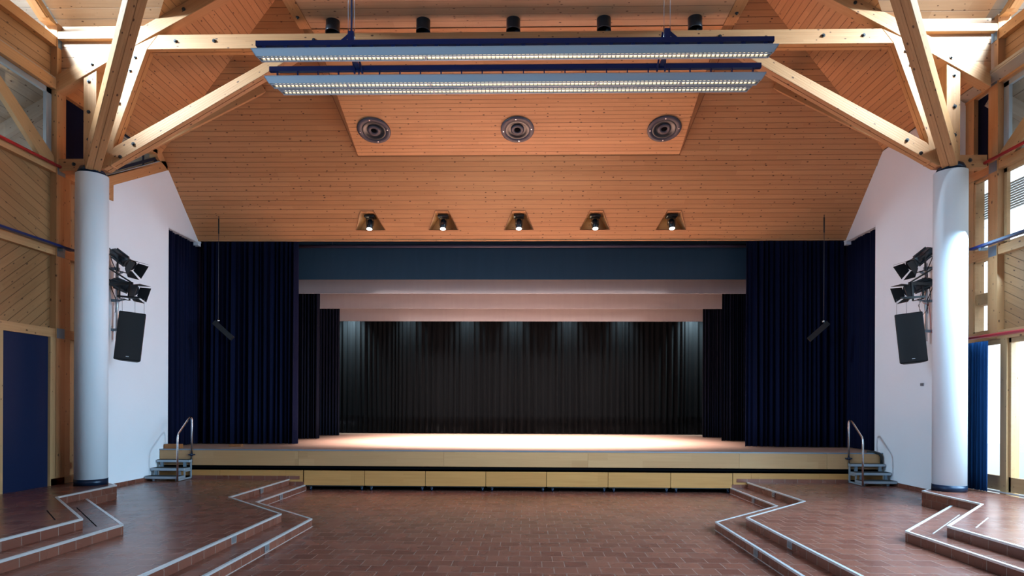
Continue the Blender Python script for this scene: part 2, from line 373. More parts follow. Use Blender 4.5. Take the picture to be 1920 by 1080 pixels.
# ---- sloped timber ceilings
NX = [-3.745, -1.89, .015, 1.925, 3.83]
yb, yt = 16.15, 15.765
c1 = MB()
P = lambda x, y: (x, y, S1z(y))
c1.add([P(-XW, 16.35), P(XW, 16.35), P(XW, yb), P(-XW, yb)], [(0, 1, 2, 3)])
edges = [(-XW, -XW)] + [(x + .375, x + .165) for x in NX]; redges = [(x - .375, x - .165) for x in NX] + [(XW, XW)]
for (a0, a1), (b0, b1) in zip(edges, redges):
    c1.add([P(a0, yb), P(b0, yb), P(b1, yt), P(a1, yt)], [(0, 1, 2, 3)])
c1.add([P(-XW, yt), P(XW, yt), P(XW, YHIP), P(0, YR), P(-XW, YHIP)], [(0, 1, 2, 3, 4)])
up1 = V3((0, .95, 1)).normalized()
struct(c1.build('ceiling', m_boards, frame=((0, 16.35, 6.22), (1, 0, 0), (0, -1, .95)), solid=.0))
# closing board behind the slope so no light leaks
struct(MB().prism([(-XW - .3, 16.42, 6.28), (XW + .3, 16.42, 6.28), (XW + .3, YHIP - .2, 8.6), (0, YR - .2, ZR + .6), (-XW - .3, YHIP - .2, 8.6)], V3((0, .05, .06))).build('ceiling', m_dark)) if False else None
for s in (-1, 1):
    pts = [(s * XW, YHIP), (0, YR), (0, YV), (s * XV, 11.45), (s * XW, 11.45)]
    struct(MB().prism([(x, y, S3z(x)) for x, y in pts], (0, 0, .08)).build('ceiling', m_boards, frame=((s * XW, 14, 7.8), (0, -1, 0), (-s, 0, .6))))
    # the roof goes on outside as an eave
    struct(MB().prism([(s * XW, 16.5, 7.78), (s * XW, 6.0, 7.78), (s * 9.75, 6.0, S3z(9.75)), (s * 9.75, 16.5, S3z(9.75))], (0, 0, .08)).build('ceiling', m_eave, frame=((s * XW, 14, 7.8), (0, -1, 0), (-s, 0, .6))))
    struct(MB().prism([(s * 12.5, 11.5, S4z(11.5)), (s * 12.5, YV, S4z(YV)), (s * XW, YV, S4z(YV)), (s * XW, 11.5, S4z(11.5))], (0, 0, .08)).build('ceiling', m_eave, frame=((0, 11.5, 8.8), (1, 0, 0), (0, -1, .56))))
    struct(MB().prism([(s * XW, 11.47, S4z(11.47)), (s * XV, 11.47, S4z(11.47)), (0, YV, S4z(YV)), (s * XW, YV, S4z(YV))], (0, 0, .08)).build('ceiling', m_boards_wide, frame=((0, 11.5, 8.8), (1, 0, 0), (0, -1, .56))))
    trim(MB().beam((s * 8.5, 11.6, 7.52), (s * 9.75, 11.6, 6.78), .2, .26).build('trim', m_eave, frame=((s * 8.5, 11.6, 7.5), (s, 0, -.6), (0, 1, 0))))
    # gable boards between rafter and side-bay ceiling
    struct(MB().prism([(s * (XW + .1), 11.46, 7.7), (s * (XW + .1), 11.46, 8.95), (s * 6.5, 11.46, 8.95), (s * 6.7, 11.46, 8.72)], (0, .06, 0)).build('wall_gable_' + side(s), m_boards_wide, frame=((0, 11.46, 7.9), (1, 0, 0), (0, 0, 1))))
struct(MB().bx(-XW - .3, XW + .3, -6.2, YV + .02, ZR + .0, ZR + .1).build('ceiling', m_boards_wide))
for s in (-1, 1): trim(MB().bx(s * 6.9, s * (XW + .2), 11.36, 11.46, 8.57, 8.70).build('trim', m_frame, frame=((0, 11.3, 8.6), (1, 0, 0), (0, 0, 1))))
# tray ceiling between the trusses with its dropped lower slope
tz = 8.87
struct(MB().bx(-3.74, 3.74, 7.2, 11.63, tz, tz + .25).build('ceiling', m_boards_wide, frame=((0, 11.63, tz), (1, 0, 0), (0, -1, 0))))
struct(MB().bx(-3.74, 3.74, 11.635, 11.95, tz - .012, tz + .25).build('ceiling', m_boards_panel, frame=((0, 11.95, tz), (1, 0, 0), (0, -1, 0))))
struct(MB().bx(-3.95, 3.95, 7.1, 7.2, tz, 11.2).build('wall_tray_front', m_boards_wide, frame=((0, 7.1, tz), (1, 0, 0), (0, 0, 1))))
pz = lambda y: 7.75 + .404 * (14.74 - y)
struct(MB().prism([(-3.70, 14.74, pz(14.74)), (3.72, 14.74, pz(14.74)), (3.74, 11.95, pz(11.95)), (-3.74, 11.95, pz(11.95))], (0, .01, .03)).build('ceiling', m_boards_panel, frame=((0, 14.74, 7.75), (1, 0, 0), (0, -1, .404))))
for s in (-1, 1):
    struct(MB().add([(s * 3.70, 14.75, 7.742), (s * 3.74, 11.95, pz(11.95)), (s * 4.62, 11.95, S1z(11.95)), (s * 4.16, 13.26, S1z(13.26) - .002)], [(0, 1, 2, 3)]).build('ceiling', m_boards, frame=((s * 3.7, 14.74, 7.75), (s * .06, -1.0, .6), (s * 1, 0, 1.4)), solid=0))
    struct(MB().bx(s * 3.96, s * 3.98, 7.2, 11.9, 9.05, 12.2).build('wall_tray_' + side(s), m_boards_wide, frame=((0, 11.9, 9), (0, 1, 0), (0, 0, 1))))

gl = MB().beam((-3.71, 14.755, pz(14.755) - .004), (3.73, 14.755, pz(14.755) - .004), .016, .012)
for s in (-1, 1):
    gl.beam((s * 3.70, 14.75, 7.738), (s * 4.16, 13.26, S1z(13.26) - .012), .016, .012).beam((s * 4.16, 13.26, S1z(13.26) - .012), (s * 4.6, 11.95, S1z(11.95) - .012), .016, .012).beam((s * 3.705, 14.74, pz(14.74) - .006), (s * 3.742, 11.95, pz(11.95) - .006), .012, .012)
trim(gl.build('trim', m_smallwood))
# light niches in the slope
for i, x in enumerate(NX):
    nb = MB(); f = [(x - .375, yb, S1z(yb)), (x + .375, yb, S1z(yb)), (x + .165, yt, S1z(yt)), (x - .165, yt, S1z(yt))]
    bk = [(a, 16.41, c) for a, b, c in f]
    nb.add(f + bk, [(0, 1, 5, 4), (1, 2, 6, 5), (2, 3, 7, 6), (3, 0, 4, 7), (4, 5, 6, 7)])
    struct(nb.build('ceiling', m_frame, frame=((x, yb, 6.4), (1, 0, 0), (0, 0, 1))))
    tb = MB()
    for a, b in ((0, 1), (1, 2), (2, 3), (3, 0)): tb.beam(V3(f[a]) - up1 * .003, V3(f[b]) - up1 * .003, .012, .012)
    trim(tb.build('trim', m_smallwood))
struct(MB().bx(-XW, XW, 16.35, 16.41, 6.19, 6.34).build('ceiling', m_frame, frame=((0, 16.35, 6.2), (1, 0, 0), (0, 0, 1))))

# ---- white side walls beside the stage
zl = 6.17
for s in (-1, 1):
    w = MB()
    if s < 0:
        poly = [(12.2, R2), (15.0, R2), (15.0, 7.535), (12.2, 6.20)]
    else:
        poly = [(12.2, R2), (15.0, R2), (15.0, 7.45), (YHIP, 7.86), (12.2, 7.86)]
    w.prism([(s * XW, y, z) for y, z in poly], (s * .22, 0, 0))
    w.prism([(s * XW, y, z) for y, z in ((15.0, zl), (16.5, zl), (16.5, 6.3), (15.0, S1z(15.0) + .05))], (s * .22, 0, 0))
    struct(w.build('wall_' + side(s), m_white))
    # returns and enclosure of the wing beside the stage
    struct(MB().bx(s * (XW + .22), s * 10.5, 15.0, 15.1, 0, 8).bx(s * 10.4, s * 10.5, 15.1, 24.5, 0, 8).build('wall_wing_' + side(s), m_dark))
    struct(MB().bx(s * (XW - .0), s * (XW - .012), 15.0, 16.5, zl - .002, zl + .02).bx(s * XW, s * (XW + .22), 15.005, 16.5, zl - .015, zl).bx(s * XW, s * (XW + .24), 16.35, 16.5, zl - .09, zl).build('wall_lintel_' + side(s), m_white))
struct(MB().bx(-10.5, 10.5, 24.4, 24.5, 0, 8).build('wall_back', m_dark))
struct(MB().bx(-10.5, 10.5, 16.42, 24.5, 7.2, 7.3).bx(-10.5, 10.5, 16.42, 16.5, 6.4, 7.3).build('ceiling', m_dark))

# left wall: raked timber framing with the long triangular window
X0 = -XW
trim(MB().prism([(X0 + .02, 12.2, 6.32), (X0 + .02, 12.2, 6.12), (X0 + .02, 12.94, 6.14), (X0 + .02, 12.94, 6.47), (X0 + .02, 14.93, 7.50), (X0 + .02, 14.9, 7.70), (X0 + .02, 14.70, 7.63), (X0 + .02, 12.2, 6.29)], (-.2, 0, 0)).build('trim', m_beam, frame=((X0, 12, 6.2), (0, .88, .47), (0, -.47, .88))))
trim(MB().prism([(X0 + .02, y, z) for y, z in ((14.55, 7.62), (14.95, 7.50), (14.93, 7.82), (14.2, 7.82), (14.15, 7.68), (14.48, 7.70))], (-.2, 0, 0)).build('trim', m_beam, frame=((X0, 12, 6.2), (0, 0, 1), (0, 1, 0))))
trim(MB().beam((X0 - .03, 12.7, 6.555), (X0 - .03, 14.72, 7.645), .05, .02, up=(0, -.47, .88)).build('trim', m_plastic))
w_n = [0]
mat_winframe = mat('grey_window_frame', (.30, .33, .36), .5)
def pane(x, ya, yc, za, zb, par): return MB().add([(x, ya, za), (x, yc, za), (x, yc, zb), (x, ya, zb)], [(0, 1, 2, 3)]).build('pane', m_glass, par)
def window(o): w_n[0] += 1; o.name = 'window_%d' % w_n[0]; return struct(o)
wf = MB().beam((X0 - .07, 12.6, 6.58), (X0 - .07, 14.6, 7.66), .05, .06, up=(0, -.47, .88)).beam((X0 - .07, 14.56, 7.56), (X0 - .07, 14.56, 7.8), .05, .05, up=(0, 1, 0)).beam((X0 - .07, 14.1, 7.3), (X0 - .07, 14.1, 7.8), .03, .03, up=(0, 1, 0)).beam((X0 - .07, 12.2, 7.72), (X0 - .07, 14.4, 7.72), .05, .05)
wo_ = window(wf.build('window', m_darkblue))
pane(X0 - .08, 12.3, 14.6, 6.3, 7.8, wo_)
trim(MB().bx(X0 + .02, X0 - .16, 12.2, 14.5, 7.72, 7.80).build('trim', m_beam, frame=((X0, 12, 7.7), (0, 1, 0), (1, 0, 0))))

# ---- timber framed side walls
def member(mb_pts, along, across, name='trim'):
    return trim(mb_pts.build(name, m_frame, frame=((0, 0, 0), along, across)))
XWS = XW
for s in (-1, 1):
    XW = 8.26 if s < 0 else 8.42
    xi, xo = s * XW, s * (XW + .22); xb = s * (XW + .12); xb2 = s * (XW + .15)
    # posts
    for y0, y1, z1 in ((11.35, 11.58, 8.85), (8.60, 8.83, 10.4), (5.85, 6.08, 11.8)):
        trim(MB().bx(xi, xo, y0, y1, R4 - .1 if s < 0 else 3.2, z1).build('trim', m_beam, frame=((xi, y0, 0), (0, 0, 1), (0, 1, 0))))
    if s < 0: trim(MB().bx(s * (XW + .03), xo, 11.58, 11.75, R4 - .1, 6.2).build('trim', m_frame, frame=((xi, 11.6, 0), (0, 0, 1), (0, 1, 0))))
    for z in ((3.26, 4.74, 6.22, 7.75, 8.51) if s < 0 else (4.74, 6.22, 7.75, 8.51)):
        trim(MB().bx(s * (XW - .006), xi, 11.37, 11.56, z - .09, z + .09).build('trim', m_stair))
    # rails (heights of the beams, continuous past the posts)
    for z0, z1 in ((3.18, 3.34), (4.66, 4.82), (6.15, 6.30), (7.65, 7.84), (8.42, 8.60)):
        y_end = 12.35 if z0 < 8 else 11.36
        trim(MB().bx(s * (XW + .012), xo, 0.0, y_end, z0, z1).build('trim', m_beam, frame=((xi, 0, z0), (0, 1, 0), (0, 0, 1))))
    # raking top rail under the roof edge
    trim(MB().prism([(s * (XW + .01), 11.4, 8.80), (s * (XW + .01), 5.0, S4z(5.0) - .02), (s * (XW + .01), 5.0, S4z(5.0) - .17), (s * (XW + .01), 11.2, 8.80)], (s * .2, 0, 0)).build('trim', m_frame, frame=((xi, 11.4, 8.7), (0, -.87, .49), (0, .49, .87))))
    trim(MB().prism([(s * (XW + .03), 11.18, 8.83), (s * (XW + .03), 5.0, S4z(5.0) - .21), (s * (XW + .03), 5.0, S4z(5.0) - .25), (s * (XW + .03), 11.12, 8.81)], (s * .1, 0, 0)).build('trim', m_frame, frame=((xi, 11.4, 8.7), (0, -.87, .49), (0, .49, .87))))
    # boards under the top rail
    trim(MB().bx(xb, xo, 6.08, 11.35, 7.84, 8.42).build('trim', m_boards_wall, frame=((xb, 8, 7.84), (0, 1, 0), (0, 0, 1))))
    # glazing 6.30 - 7.65 with its diagonal brace
    for ya, yc in ((8.83, 11.35), (6.08, 8.60)):
        f_ = MB().bx(s * (XW + .10), s * (XW + .16), ya, yc, 7.56, 7.65).bx(s * (XW + .10), s * (XW + .16), yc - .12, yc, 6.3, 7.65).bx(s * (XW + .10), s * (XW + .16), ya, ya + .08, 6.3, 7.65).bx(s * (XW + .10), s * (XW + .16), ya, yc, 6.30, 6.36)
        o = window(f_.build('window', mat_winframe)); pane(s * (XW + .13), ya, yc, 6.3, 7.65, o)
        trim(MB().prism([(s * (XW + .03), y, z) for y, z in ((yc - .02, 6.30), (yc - .02, 6.44), (yc - 1.72, 7.65), (yc - 1.98, 7.65), (yc - .32, 6.30))], (s * .08, 0, 0)).build('trim', m_frame, frame=((xi, yc, 6.3), (0, -.8, .6), (0, .6, .8))))
    # far strip between post and white wall
    struct(MB().bx(s * (XW + .10), xo, 11.58, 12.35, 6.30, 7.65).build('wall_niche_' + side(s), m_navy))
    if s < 0:
        struct(MB().bx(xb2, xo, 11.58, 12.4, R4 - .2, 6.15).build('wall_boards_left', m_boards_wall, frame=((xb2, 11.58, 0), (0, 0, 1), (0, 1, 0))))
        a = math.radians(38)
        struct(MB().bx(xb, xo, 6.08, 11.35, 4.82, 6.15).build('wall_boards_left', m_boards_wall, frame=((xb, 11, 5.4), (0, math.cos(math.radians(20)), -math.sin(math.radians(20))), (0, math.sin(math.radians(20)), math.cos(math.radians(20))))))
        struct(MB().bx(xb, xo, 6.08, 11.35, 3.34, 4.66).build('wall_boards_left', m_boards_wall, frame=((xb, 11, 4), (0, math.cos(a), math.sin(a)), (0, -math.sin(a), math.cos(a)))))
        struct(MB().bx(xb, xo, 0.0, 10.0, R4 - .2, 3.18).build('wall_boards_left', m_boards_wall, frame=((xb, 11, 4), (0, 0, 1), (0, 1, 0))))
        trim(MB().bx(s * (XW + .01), xo, 9.98, 10.20, R4 - .2, 3.18).build('trim', m_frame, frame=((xi, 10, 0), (0, 0, 1), (0, 1, 0))))
        trim(MB().bx(s * (XW + .0), xo, 11.22, 11.36, R4 - .2, 3.18).build('trim', m_frame, frame=((xi, 11.2, 0), (0, 0, 1), (0, 1, 0))))
        d = struct(MB().bx(s * (XW + .045), s * (XW + .09), 10.20, 11.22, R4 - .1, 3.18).build('door_1', m_bluepanel))
        trim(MB().bx(s * (XW + .0), xo, 11.24, 12.2, R4, R4 + .12).build('baseboard', m_frame, frame=((xi, 11.2, .5), (0, 1, 0), (0, 0, 1))))
    else:
        # windows right: tall panes between the posts
        for ya, yc, za, zb, mt in ((8.83, 11.35, 4.82, 6.15, 1), (11.58, 11.98, 4.82, 6.12, 0), (11.58, 11.98, 3.34, 4.66, 2), (6.08, 8.60, 4.82, 6.15, 1)):
            f_ = MB(); x1, x2 = (s * (XW + .11), s * (XW + .17)) if mt == 1 else (s * (XW + .03), s * (XW + .09)); t = .07 if mt == 1 else .035
            f_.bx(x1, x2, ya, yc, zb - t, zb).bx(x1, x2, ya, yc, za, za + t * .8).bx(x1, x2, ya, ya + t, za, zb).bx(x1, x2, yc - t, yc, za, zb)
            o = window(f_.build('window', m_frame)); pane((x1 + x2) / 2, ya, yc, za, zb, o)
            if mt == 2: trim(MB().bx(s * (XW + .06), xo, ya, yc, 3.85, 4.05).build('trim', m_frame, frame=((xi, ya, 3.8), (0, 1, 0), (0, 0, 1))))
        struct(MB().bx(xb, xo, 6.08, 11.35, 3.34, 4.66).build('wall_boards_right', m_boards_wall, frame=((xb, 11, 4), (0, .88, .47), (0, -.47, .88))))
        trim(MB().bx(s * (XW + .02), xo, 11.98, 12.35, 3.2, 7.65).build('trim', m_frame, frame=((xi, 12, .5), (0, 0, 1), (0, 1, 0))))
        # glazed doors
        for k, (ya, yc) in enumerate(((11.27, 12.2), (9.9, 11.12), (8.53, 9.75), (7.16, 8.38), (5.79, 7.01), (4.42, 5.64), (3.15, 4.27))):
            f_ = MB(); x1, x2 = s * (XW + .04), s * (XW + .11); t = .05
            f_.bx(x1, x2, ya, yc, R4 + .03, .80).bx(x1, x2, ya, yc, 3.10, 3.18).bx(x1, x2, ya, ya + t, R4, 3.18).bx(x1, x2, yc - t, yc, R4, 3.18)
            o = f_.build('door_%d' % (k + 2), m_frame, frame=((x1, ya, .5), (0, 1, 0), (0, 0, 1))); struct(o)
            pane(s * (XW + .075), ya + t, yc - t, .8, 3.1, o)
            trim(MB().bx(s * (XW + .0), xo, ya - .15, ya, R4 - .1, 3.18).build('trim', m_frame, frame=((xi, ya, .5), (0, 0, 1), (0, 1, 0))))
        trim(MB().bx(s * (XW - .05), s * (XW + .02), 3.2, 12.2, R4, R4 + .02).build('trim', m_nose))
XW = XWS
# rest of the hall behind the viewpoint
for s in (-1, 1):
    if s < 0: struct(MB().bx(-XW, -XW - .2, -6, 6.08, R4 - .6, S4z(YV) + .1).build('wall_left', m_white))
    else: struct(MB().bx(XW, XW + .2, -6, 3.1, R4 - .6, S4z(YV) + .1).bx(XW, XW + .2, 3.1, 6.08, 3.2, S4z(YV)).build('wall_right', m_white))
struct(MB().bx(-XW, XW, -6.2, -6.0, -.2, ZR + .1).build('wall_rear', m_white))
struct(MB().bx(-40, -XW - .25, -10, 40, -.4, -.3).build('floor_outside_left', m_green)); struct(MB().bx(XW + .25, 40, -10, 40, -.4, -.3).build('floor_outside_right', m_green))

# ================================================================== COLUMNS
YC = 11.47
for s in (-1, 1):
    t = thing('round_column', 'white round plaster column on the upper tiled step, %s of the stage' % side(s), 'column', (s * 7.69, YC, R4))
    MB().cyl((s * 7.69, YC, R4 + .10), (s * 7.69, YC, 6.13), .262, n=64).build('shaft', m_column, t)
    tag(MB().cyl((s * 7.69, YC, R4), (s * 7.69, YC, R4 + .11), .268, n=64).build('base_band', m_darkblue, t), 'dark blue band round the foot')
    tag(MB().cyl((s * 7.69, YC, 6.13), (s * 7.69, YC, 6.17), .21, n=48).cyl((s * 7.69, YC, 6.17), (s * 7.69, YC, 6.27), .235, .19, n=8).build('steel_collar', m_darkblue, t), 'dark blue steel collar')

# ================================================================== TIMBER TRUSSES
YT = 11.35
def bolts(t, pts, n=V3((0, -1, 0))):
    for p in pts:
        p = V3(p); MB().cyl(p, p + n * .015, .031, n=16).cyl(p + n * .015, p + n * .035, .017, n=6).build('bolt', m_bolt, t)
def planar(name, label, cat, pts, along, y0=YT, y1=YT + .22, bl=(), gap=()):
    """a beam lying in the truss plane; pts are its (x, z) corners"""
    t = thing(name, label, cat, (pts[0][0], y0, pts[0][1]))
    a = V3((along[0], 0, along[1])).normalized()
    MB().prism([(x, y0, z) for x, z in pts], (0, y1 - y0, 0)).build('beam', m_beam, t, frame=((pts[0][0], y0, pts[0][1]), a, (-a.z, 0, a.x)), bevel=.006)
    for (xa, za), (xb, zb) in gap: MB().beam((xa, (y0 + y1) / 2, za), (xb, (y0 + y1) / 2, zb), .008, .006, up=(-(zb - za), 0, xb - xa)).build('joint_line', m_smallwood, t)
    bolts(t, [(x, y0, z) for x, z in bl]); return t
planar('tie_beam', 'long horizontal timber tie beam spanning the hall behind the hanging lights', 'beam',
       [(-6.62, 8.36), (6.62, 8.36), (6.42, 8.62), (-6.42, 8.62)], (1, 0), bl=[(x, 8.50) for x in (-6.1, -5.4, -3.6, 3.6, 5.4, 6.1)] + [(-3.15, 8.42), (3.15, 8.42)], gap=[((-6.6, 8.358), (6.6, 8.358))])
for s in (-1, 1):
    sd = side(s)
    planar('rafter', 'upper sloping timber rafter above the tie beam on the %s' % sd, 'beam',
           [(s * 8.30, 7.58), (s * 6.57, 8.58), (s * 3.96, 9.99), (s * 3.96, 10.30), (s * 8.30, 7.89)], (s * -1, .545), YT - .004, YT + .2, bl=[(s * 7.62, 8.10), (s * 5.95, 9.07)])
    planar('knee_post', 'sloping timber strut from column top up to the tie beam corner, %s' % sd, 'beam',
           [(s * 7.52, 6.27), (s * 7.26, 6.27), (s * 7.22, 6.70), (s * 6.62, 8.36), (s * 6.42, 8.62), (s * 6.86, 8.42), (s * 7.50, 6.74)], (s * -.35, 1), YT, YT + .2, bl=[(s * 6.84, 8.22), (s * 6.93, 7.98), (s * 7.13, 7.4)], gap=[((s * 7.22, 6.70), (s * 6.62, 8.36))])
    planar('long_brace', 'long diagonal timber brace from column top to the tie beam, %s' % sd, 'beam',
           [(s * 7.56, 6.21), (s * 7.40, 6.21), (s * 4.55, 7.86), (s * 3.72, 8.36), (s * 4.10, 8.36), (s * 4.41, 8.16), (s * 7.20, 6.62)], (s * -1, .6), YT + .002, YT + .21, bl=[(s * 7.1, 6.43), (s * 6.86, 6.66)], gap=[((s * 7.40, 6.208), (s * 4.55, 7.857))])
    planar('upright_post', 'upright timber post above the column, %s side' % sd, 'post',
           [(s * 7.79, 6.27), (s * 7.55, 6.27), (s * 7.55, 8.02), (s * 7.79, 7.88)], (0, 1), YT + .02, YT + .24, bl=[(s * 7.69, 7.80), (s * 7.69, 7.25), (s * 7.69, 6.75)])
    planar('wall_tie', 'short timber beam tying the column head to the wall, %s' % sd, 'beam',
           [(s * 7.80, 6.20), (s * XW, 6.20), (s * XW, 6.42), (s * 7.80, 6.42)], (1, 0), YT + .05, YT + .25, bl=[(s * 7.98, 6.32)])
    # beam radiating toward the hall, and its twin running back under the roof
    for nm, lb, p0, p1, w, h in (('valley_beam', 'tall timber beam rising from column top toward the viewer, %s' % sd, (7.62, 11.36, 6.30), (3.0, 6.74, 10.05), .235, .30),
                                 ('hip_brace', 'shadowed timber brace behind the long brace, running back to the roof, %s' % sd, (7.45, 11.66, 6.47), (5.52, 13.62, 8.79), .22, .26)):
        p0 = V3((s * p0[0], *p0[1:])); p1 = V3((s * p1[0], *p1[1:])); t = thing(nm, lb, 'beam', p0)
        d = (p1 - p0).normalized(); sdv = d.cross(V3((0, 0, 1))).normalized()
        MB().beam(p0, p1, w, h).build('beam', m_beam, t, frame=(p0, d, sdv), bevel=.008)
        if nm == 'valley_beam':
            q = V3((0, 0, 1)); q = (q - d * q.dot(d)).normalized() * (-h / 2 - .001)
            MB().beam(p0 + q, p1 + q, .005, .004).build('joint_line', m_smallwood, t)
    # raking purlin along the tray edge
    t = thing('edge_beam', 'bolted timber beam along the tray ceiling edge, %s' % sd, 'beam', (s * 3.85, 11.6, tz))
    MB().bx(s * 3.745, s * 3.95, 7.2, 11.62, tz - .015, tz + .2).build('beam', m_beam, t, frame=((s * 3.85, 11, tz), (0, 1, 0), (1, 0, 0)))
    bolts(t, [(s * 3.86, 11.25, tz - .012)], V3((0, 0, -1)))

# ================================================================== CEILING FITTINGS
nrm = V3((0, -.404, -1)).normalized()
for x, wch in ((-3.16, 'left'), (0.0, 'middle'), (3.2, 'right')):
    c = V3((x, 14.03, 7.75 + .404 * .71)) + nrm * .004
    t = thing('ceiling_loudspeaker', 'round dark loudspeaker in the dropped ceiling slope, %s of three' % wch, 'loudspeaker', c)
    MB().ring(c, nrm, [(.365, 0), (.365, .02), (.35, .03), (.262, .03), (.255, .012)]).build('rim', m_spkgrey, t)
    MB().ring(c, nrm, [(.262, .022), (.235, .03), (.20, .012), (.15, -.0), (.13, .004)]).build('surround', m_blacklamp, t)
    MB().ring(c, nrm, [(.145, .006), (.145, .024), (.072, .024), (.066, .010)]).build('inner_ring', m_spkgrey, t)
    MB().ring(c, nrm, [(.075, .008), (.03, .02), (.0001, .022)], n=8).build('dust_cap', m_dark, t)
    a_ = V3((1, 0, 0)); b_ = nrm.cross(a_)
    for k in range(4):
        q = c + (a_ * math.cos(k * PI / 2 + .1) + b_ * math.sin(k * PI / 2 + .1)) * .308 + nrm * .03
        MB().cyl(q, q + nrm * .006, .013, n=10).build('screw', m_steel, t)
for k, (x, wch) in enumerate(zip((-3.28, -1.65, -.04, 1.57, 3.18), ('far left of five', 'second from the left', 'centre of five', 'second from the right', 'far right of five'))):
    t = thing('ceiling_snout', 'black pipe snout on tray ceiling above the lights, ' + wch, 'vent', (x, 11.42, tz), 'black ceiling snouts')
    o = MB().cyl((x, 11.43, tz + .06), (x, 11.40, tz - .20), .125, n=36, cap=False)
    o.ring((x, 11.40, tz - .20), (0, -.11, -1), [(.125, 0), (.128, .02), (.115, .02), (.11, -.15)], 36)
    o.build('pipe', m_blacklamp, t)
    MB().cyl((x, 11.42, tz - .05), (x, 11.42, tz - .055), .118, n=30).build('baffle', m_dark, t)
for k, (x, wch) in enumerate(zip(NX, ('leftmost', 'second from left', 'middle', 'second from right', 'rightmost'))):
    t = thing('niche_spotlight', 'black can spotlight in trapezoid ceiling niche, %s of five' % wch, 'spotlight', (x, 16.12, 6.74), 'spotlights in the ceiling niches')
    MB().bx(x - .13, x + .13, 15.98, 16.22, 6.70, 6.745).build('mounting_plate', m_blackm, t)
    MB().bx(x - .095, x - .083, 16.08, 16.11, 6.50, 6.70).bx(x + .083, x + .095, 16.08, 16.11, 6.50, 6.70).bx(x - .09, x + .09, 16.08, 16.11, 6.685, 6.70).build('yoke', m_blackm, t)
    MB().cyl((x, 16.11, 6.66), (x, 16.10, 6.62), .04, .074, n=24).cyl((x, 16.10, 6.62), (x, 16.02, 6.40), .074, .078, n=24).build('housing', m_blacklamp, t)
    MB().cyl((x, 16.018, 6.399), (x, 16.012, 6.378), .070, .04, n=24).build('lens', m_lens, t)

# ---- hanging linear lights
def luminaire(label, y, ztop, half, n_seg=6):
    t = thing('linear_luminaire', label, 'lamp', (0, y, ztop), 'long louvred hanging luminaires')
    h1, h2 = .092, .108
    # front plate (raked ends), back plate, lid
    MB().hexa([(-half, y, ztop), (half, y, ztop), (half, y + .012, ztop), (-half, y + .012, ztop)][::1],
              [(-half + .06, y + .03, ztop - h1), (half - .06, y + .03, ztop - h1), (half - .06, y + .042, ztop - h1), (-half + .06, y + .042, ztop - h1)]).build('front_panel', m_lumi, t)
    MB().hexa([(-half, y, ztop + .004), (half, y, ztop + .004), (half, y + .19, ztop + .004), (-half, y + .19, ztop + .004)],
              [(-half, y, ztop + .012), (half, y, ztop + .012), (half, y + .19, ztop + .012), (-half, y + .19, ztop + .012)]).build('lid', m_lumi, t)
    MB().hexa([(-half, y + .18, ztop), (half, y + .18, ztop), (half, y + .19, ztop), (-half, y + .19, ztop)],
              [(-half + .1, y + .14, ztop - h2), (half - .1, y + .14, ztop - h2), (half - .1, y + .15, ztop - h2), (-half + .1, y + .15, ztop - h2)]).build('back_panel', m_lumi, t)
    MB().beam((-half + .1, y + .045, ztop - h1 - .012), (half - .1, y + .045, ztop - h1 - .012), .02, .012).beam((-half + .1, y + .14, ztop - h2 - .004), (half - .1, y + .14, ztop - h2 - .004), .024, .012).build('lower_lip', m_lumi, t)
    MB().cyl((-half + .12, y + .135, ztop - .058), (half - .12, y + .135, ztop - .058), .016, n=12).build('tube', m_tube, t)
    fb = MB(); n = int((2 * half - .24) / .062)
    for i in range(n + 1):
        x = -half + .12 + i * (2 * half - .24) / n
        fb.hexa([(x - .004, y + .045, ztop - h1 - .002), (x + .004, y + .045, ztop - h1 - .002), (x + .004, y + .14, ztop - h2), (x - .004, y + .14, ztop - h2)],
                [(x - .008, y + .045, ztop - .02), (x + .008, y + .045, ztop - .02), (x + .008, y + .14, ztop - .05), (x - .008, y + .14, ztop - .05)])
    fb.build('louvre', m_fin, t)
    for i in range(1, n_seg):
        x = -half + i * 2 * half / n_seg; MB().beam((x, y + .04, ztop - h1 - .01), (x, y + .14, ztop - h2 - .006), .022, .016).build('divider', m_lumi, t)
    for s in (-1, 1):
        MB().prism([(s * half, y, ztop), (s * half, y + .19, ztop), (s * (half - .1), y + .15, ztop - h2), (s * (half - .06), y + .03, ztop - h1)], (-s * .012, 0, 0)).build('end_plate', m_lumi, t)
    return t
luminaire('long grey louvred light, nearest row just under the upper blue rail', 9.20, 7.155, 3.80)
luminaire('long grey louvred light under the lower blue rail, middle row', 9.65, 6.985, 3.79)
luminaire('long grey louvred light in the rearmost row, behind the middle one', 9.86, 6.985, 3.72)
rig = thing('lighting_frame', 'dark blue steel frame with two long rails carrying the hanging lights', 'light frame', (0, 9.4, 7.2))
for y, z, hf in ((9.30, 7.24, 3.76), (9.75, 7.10, 3.74)):
    MB().bx(-hf, hf, y - .03, y + .03, z, z + .073).build('rail', m_bluesteel, rig)
    if z < 7.1: MB().bx(-hf + .22, hf - .22, y + .0, y + .012, z - .065, z).build('web_plate', m_bluesteel, rig)
    n = 24
    for i in range(n):
        x = -hf + .12 + i * (2 * hf - .24) / (n - 1)
        MB().bx(x - .028 if z > 7.1 else x - .008, x + .028 if z > 7.1 else x + .008, y - .02, y + .02, z - .08, z).build('spacer', m_bluesteel, rig)
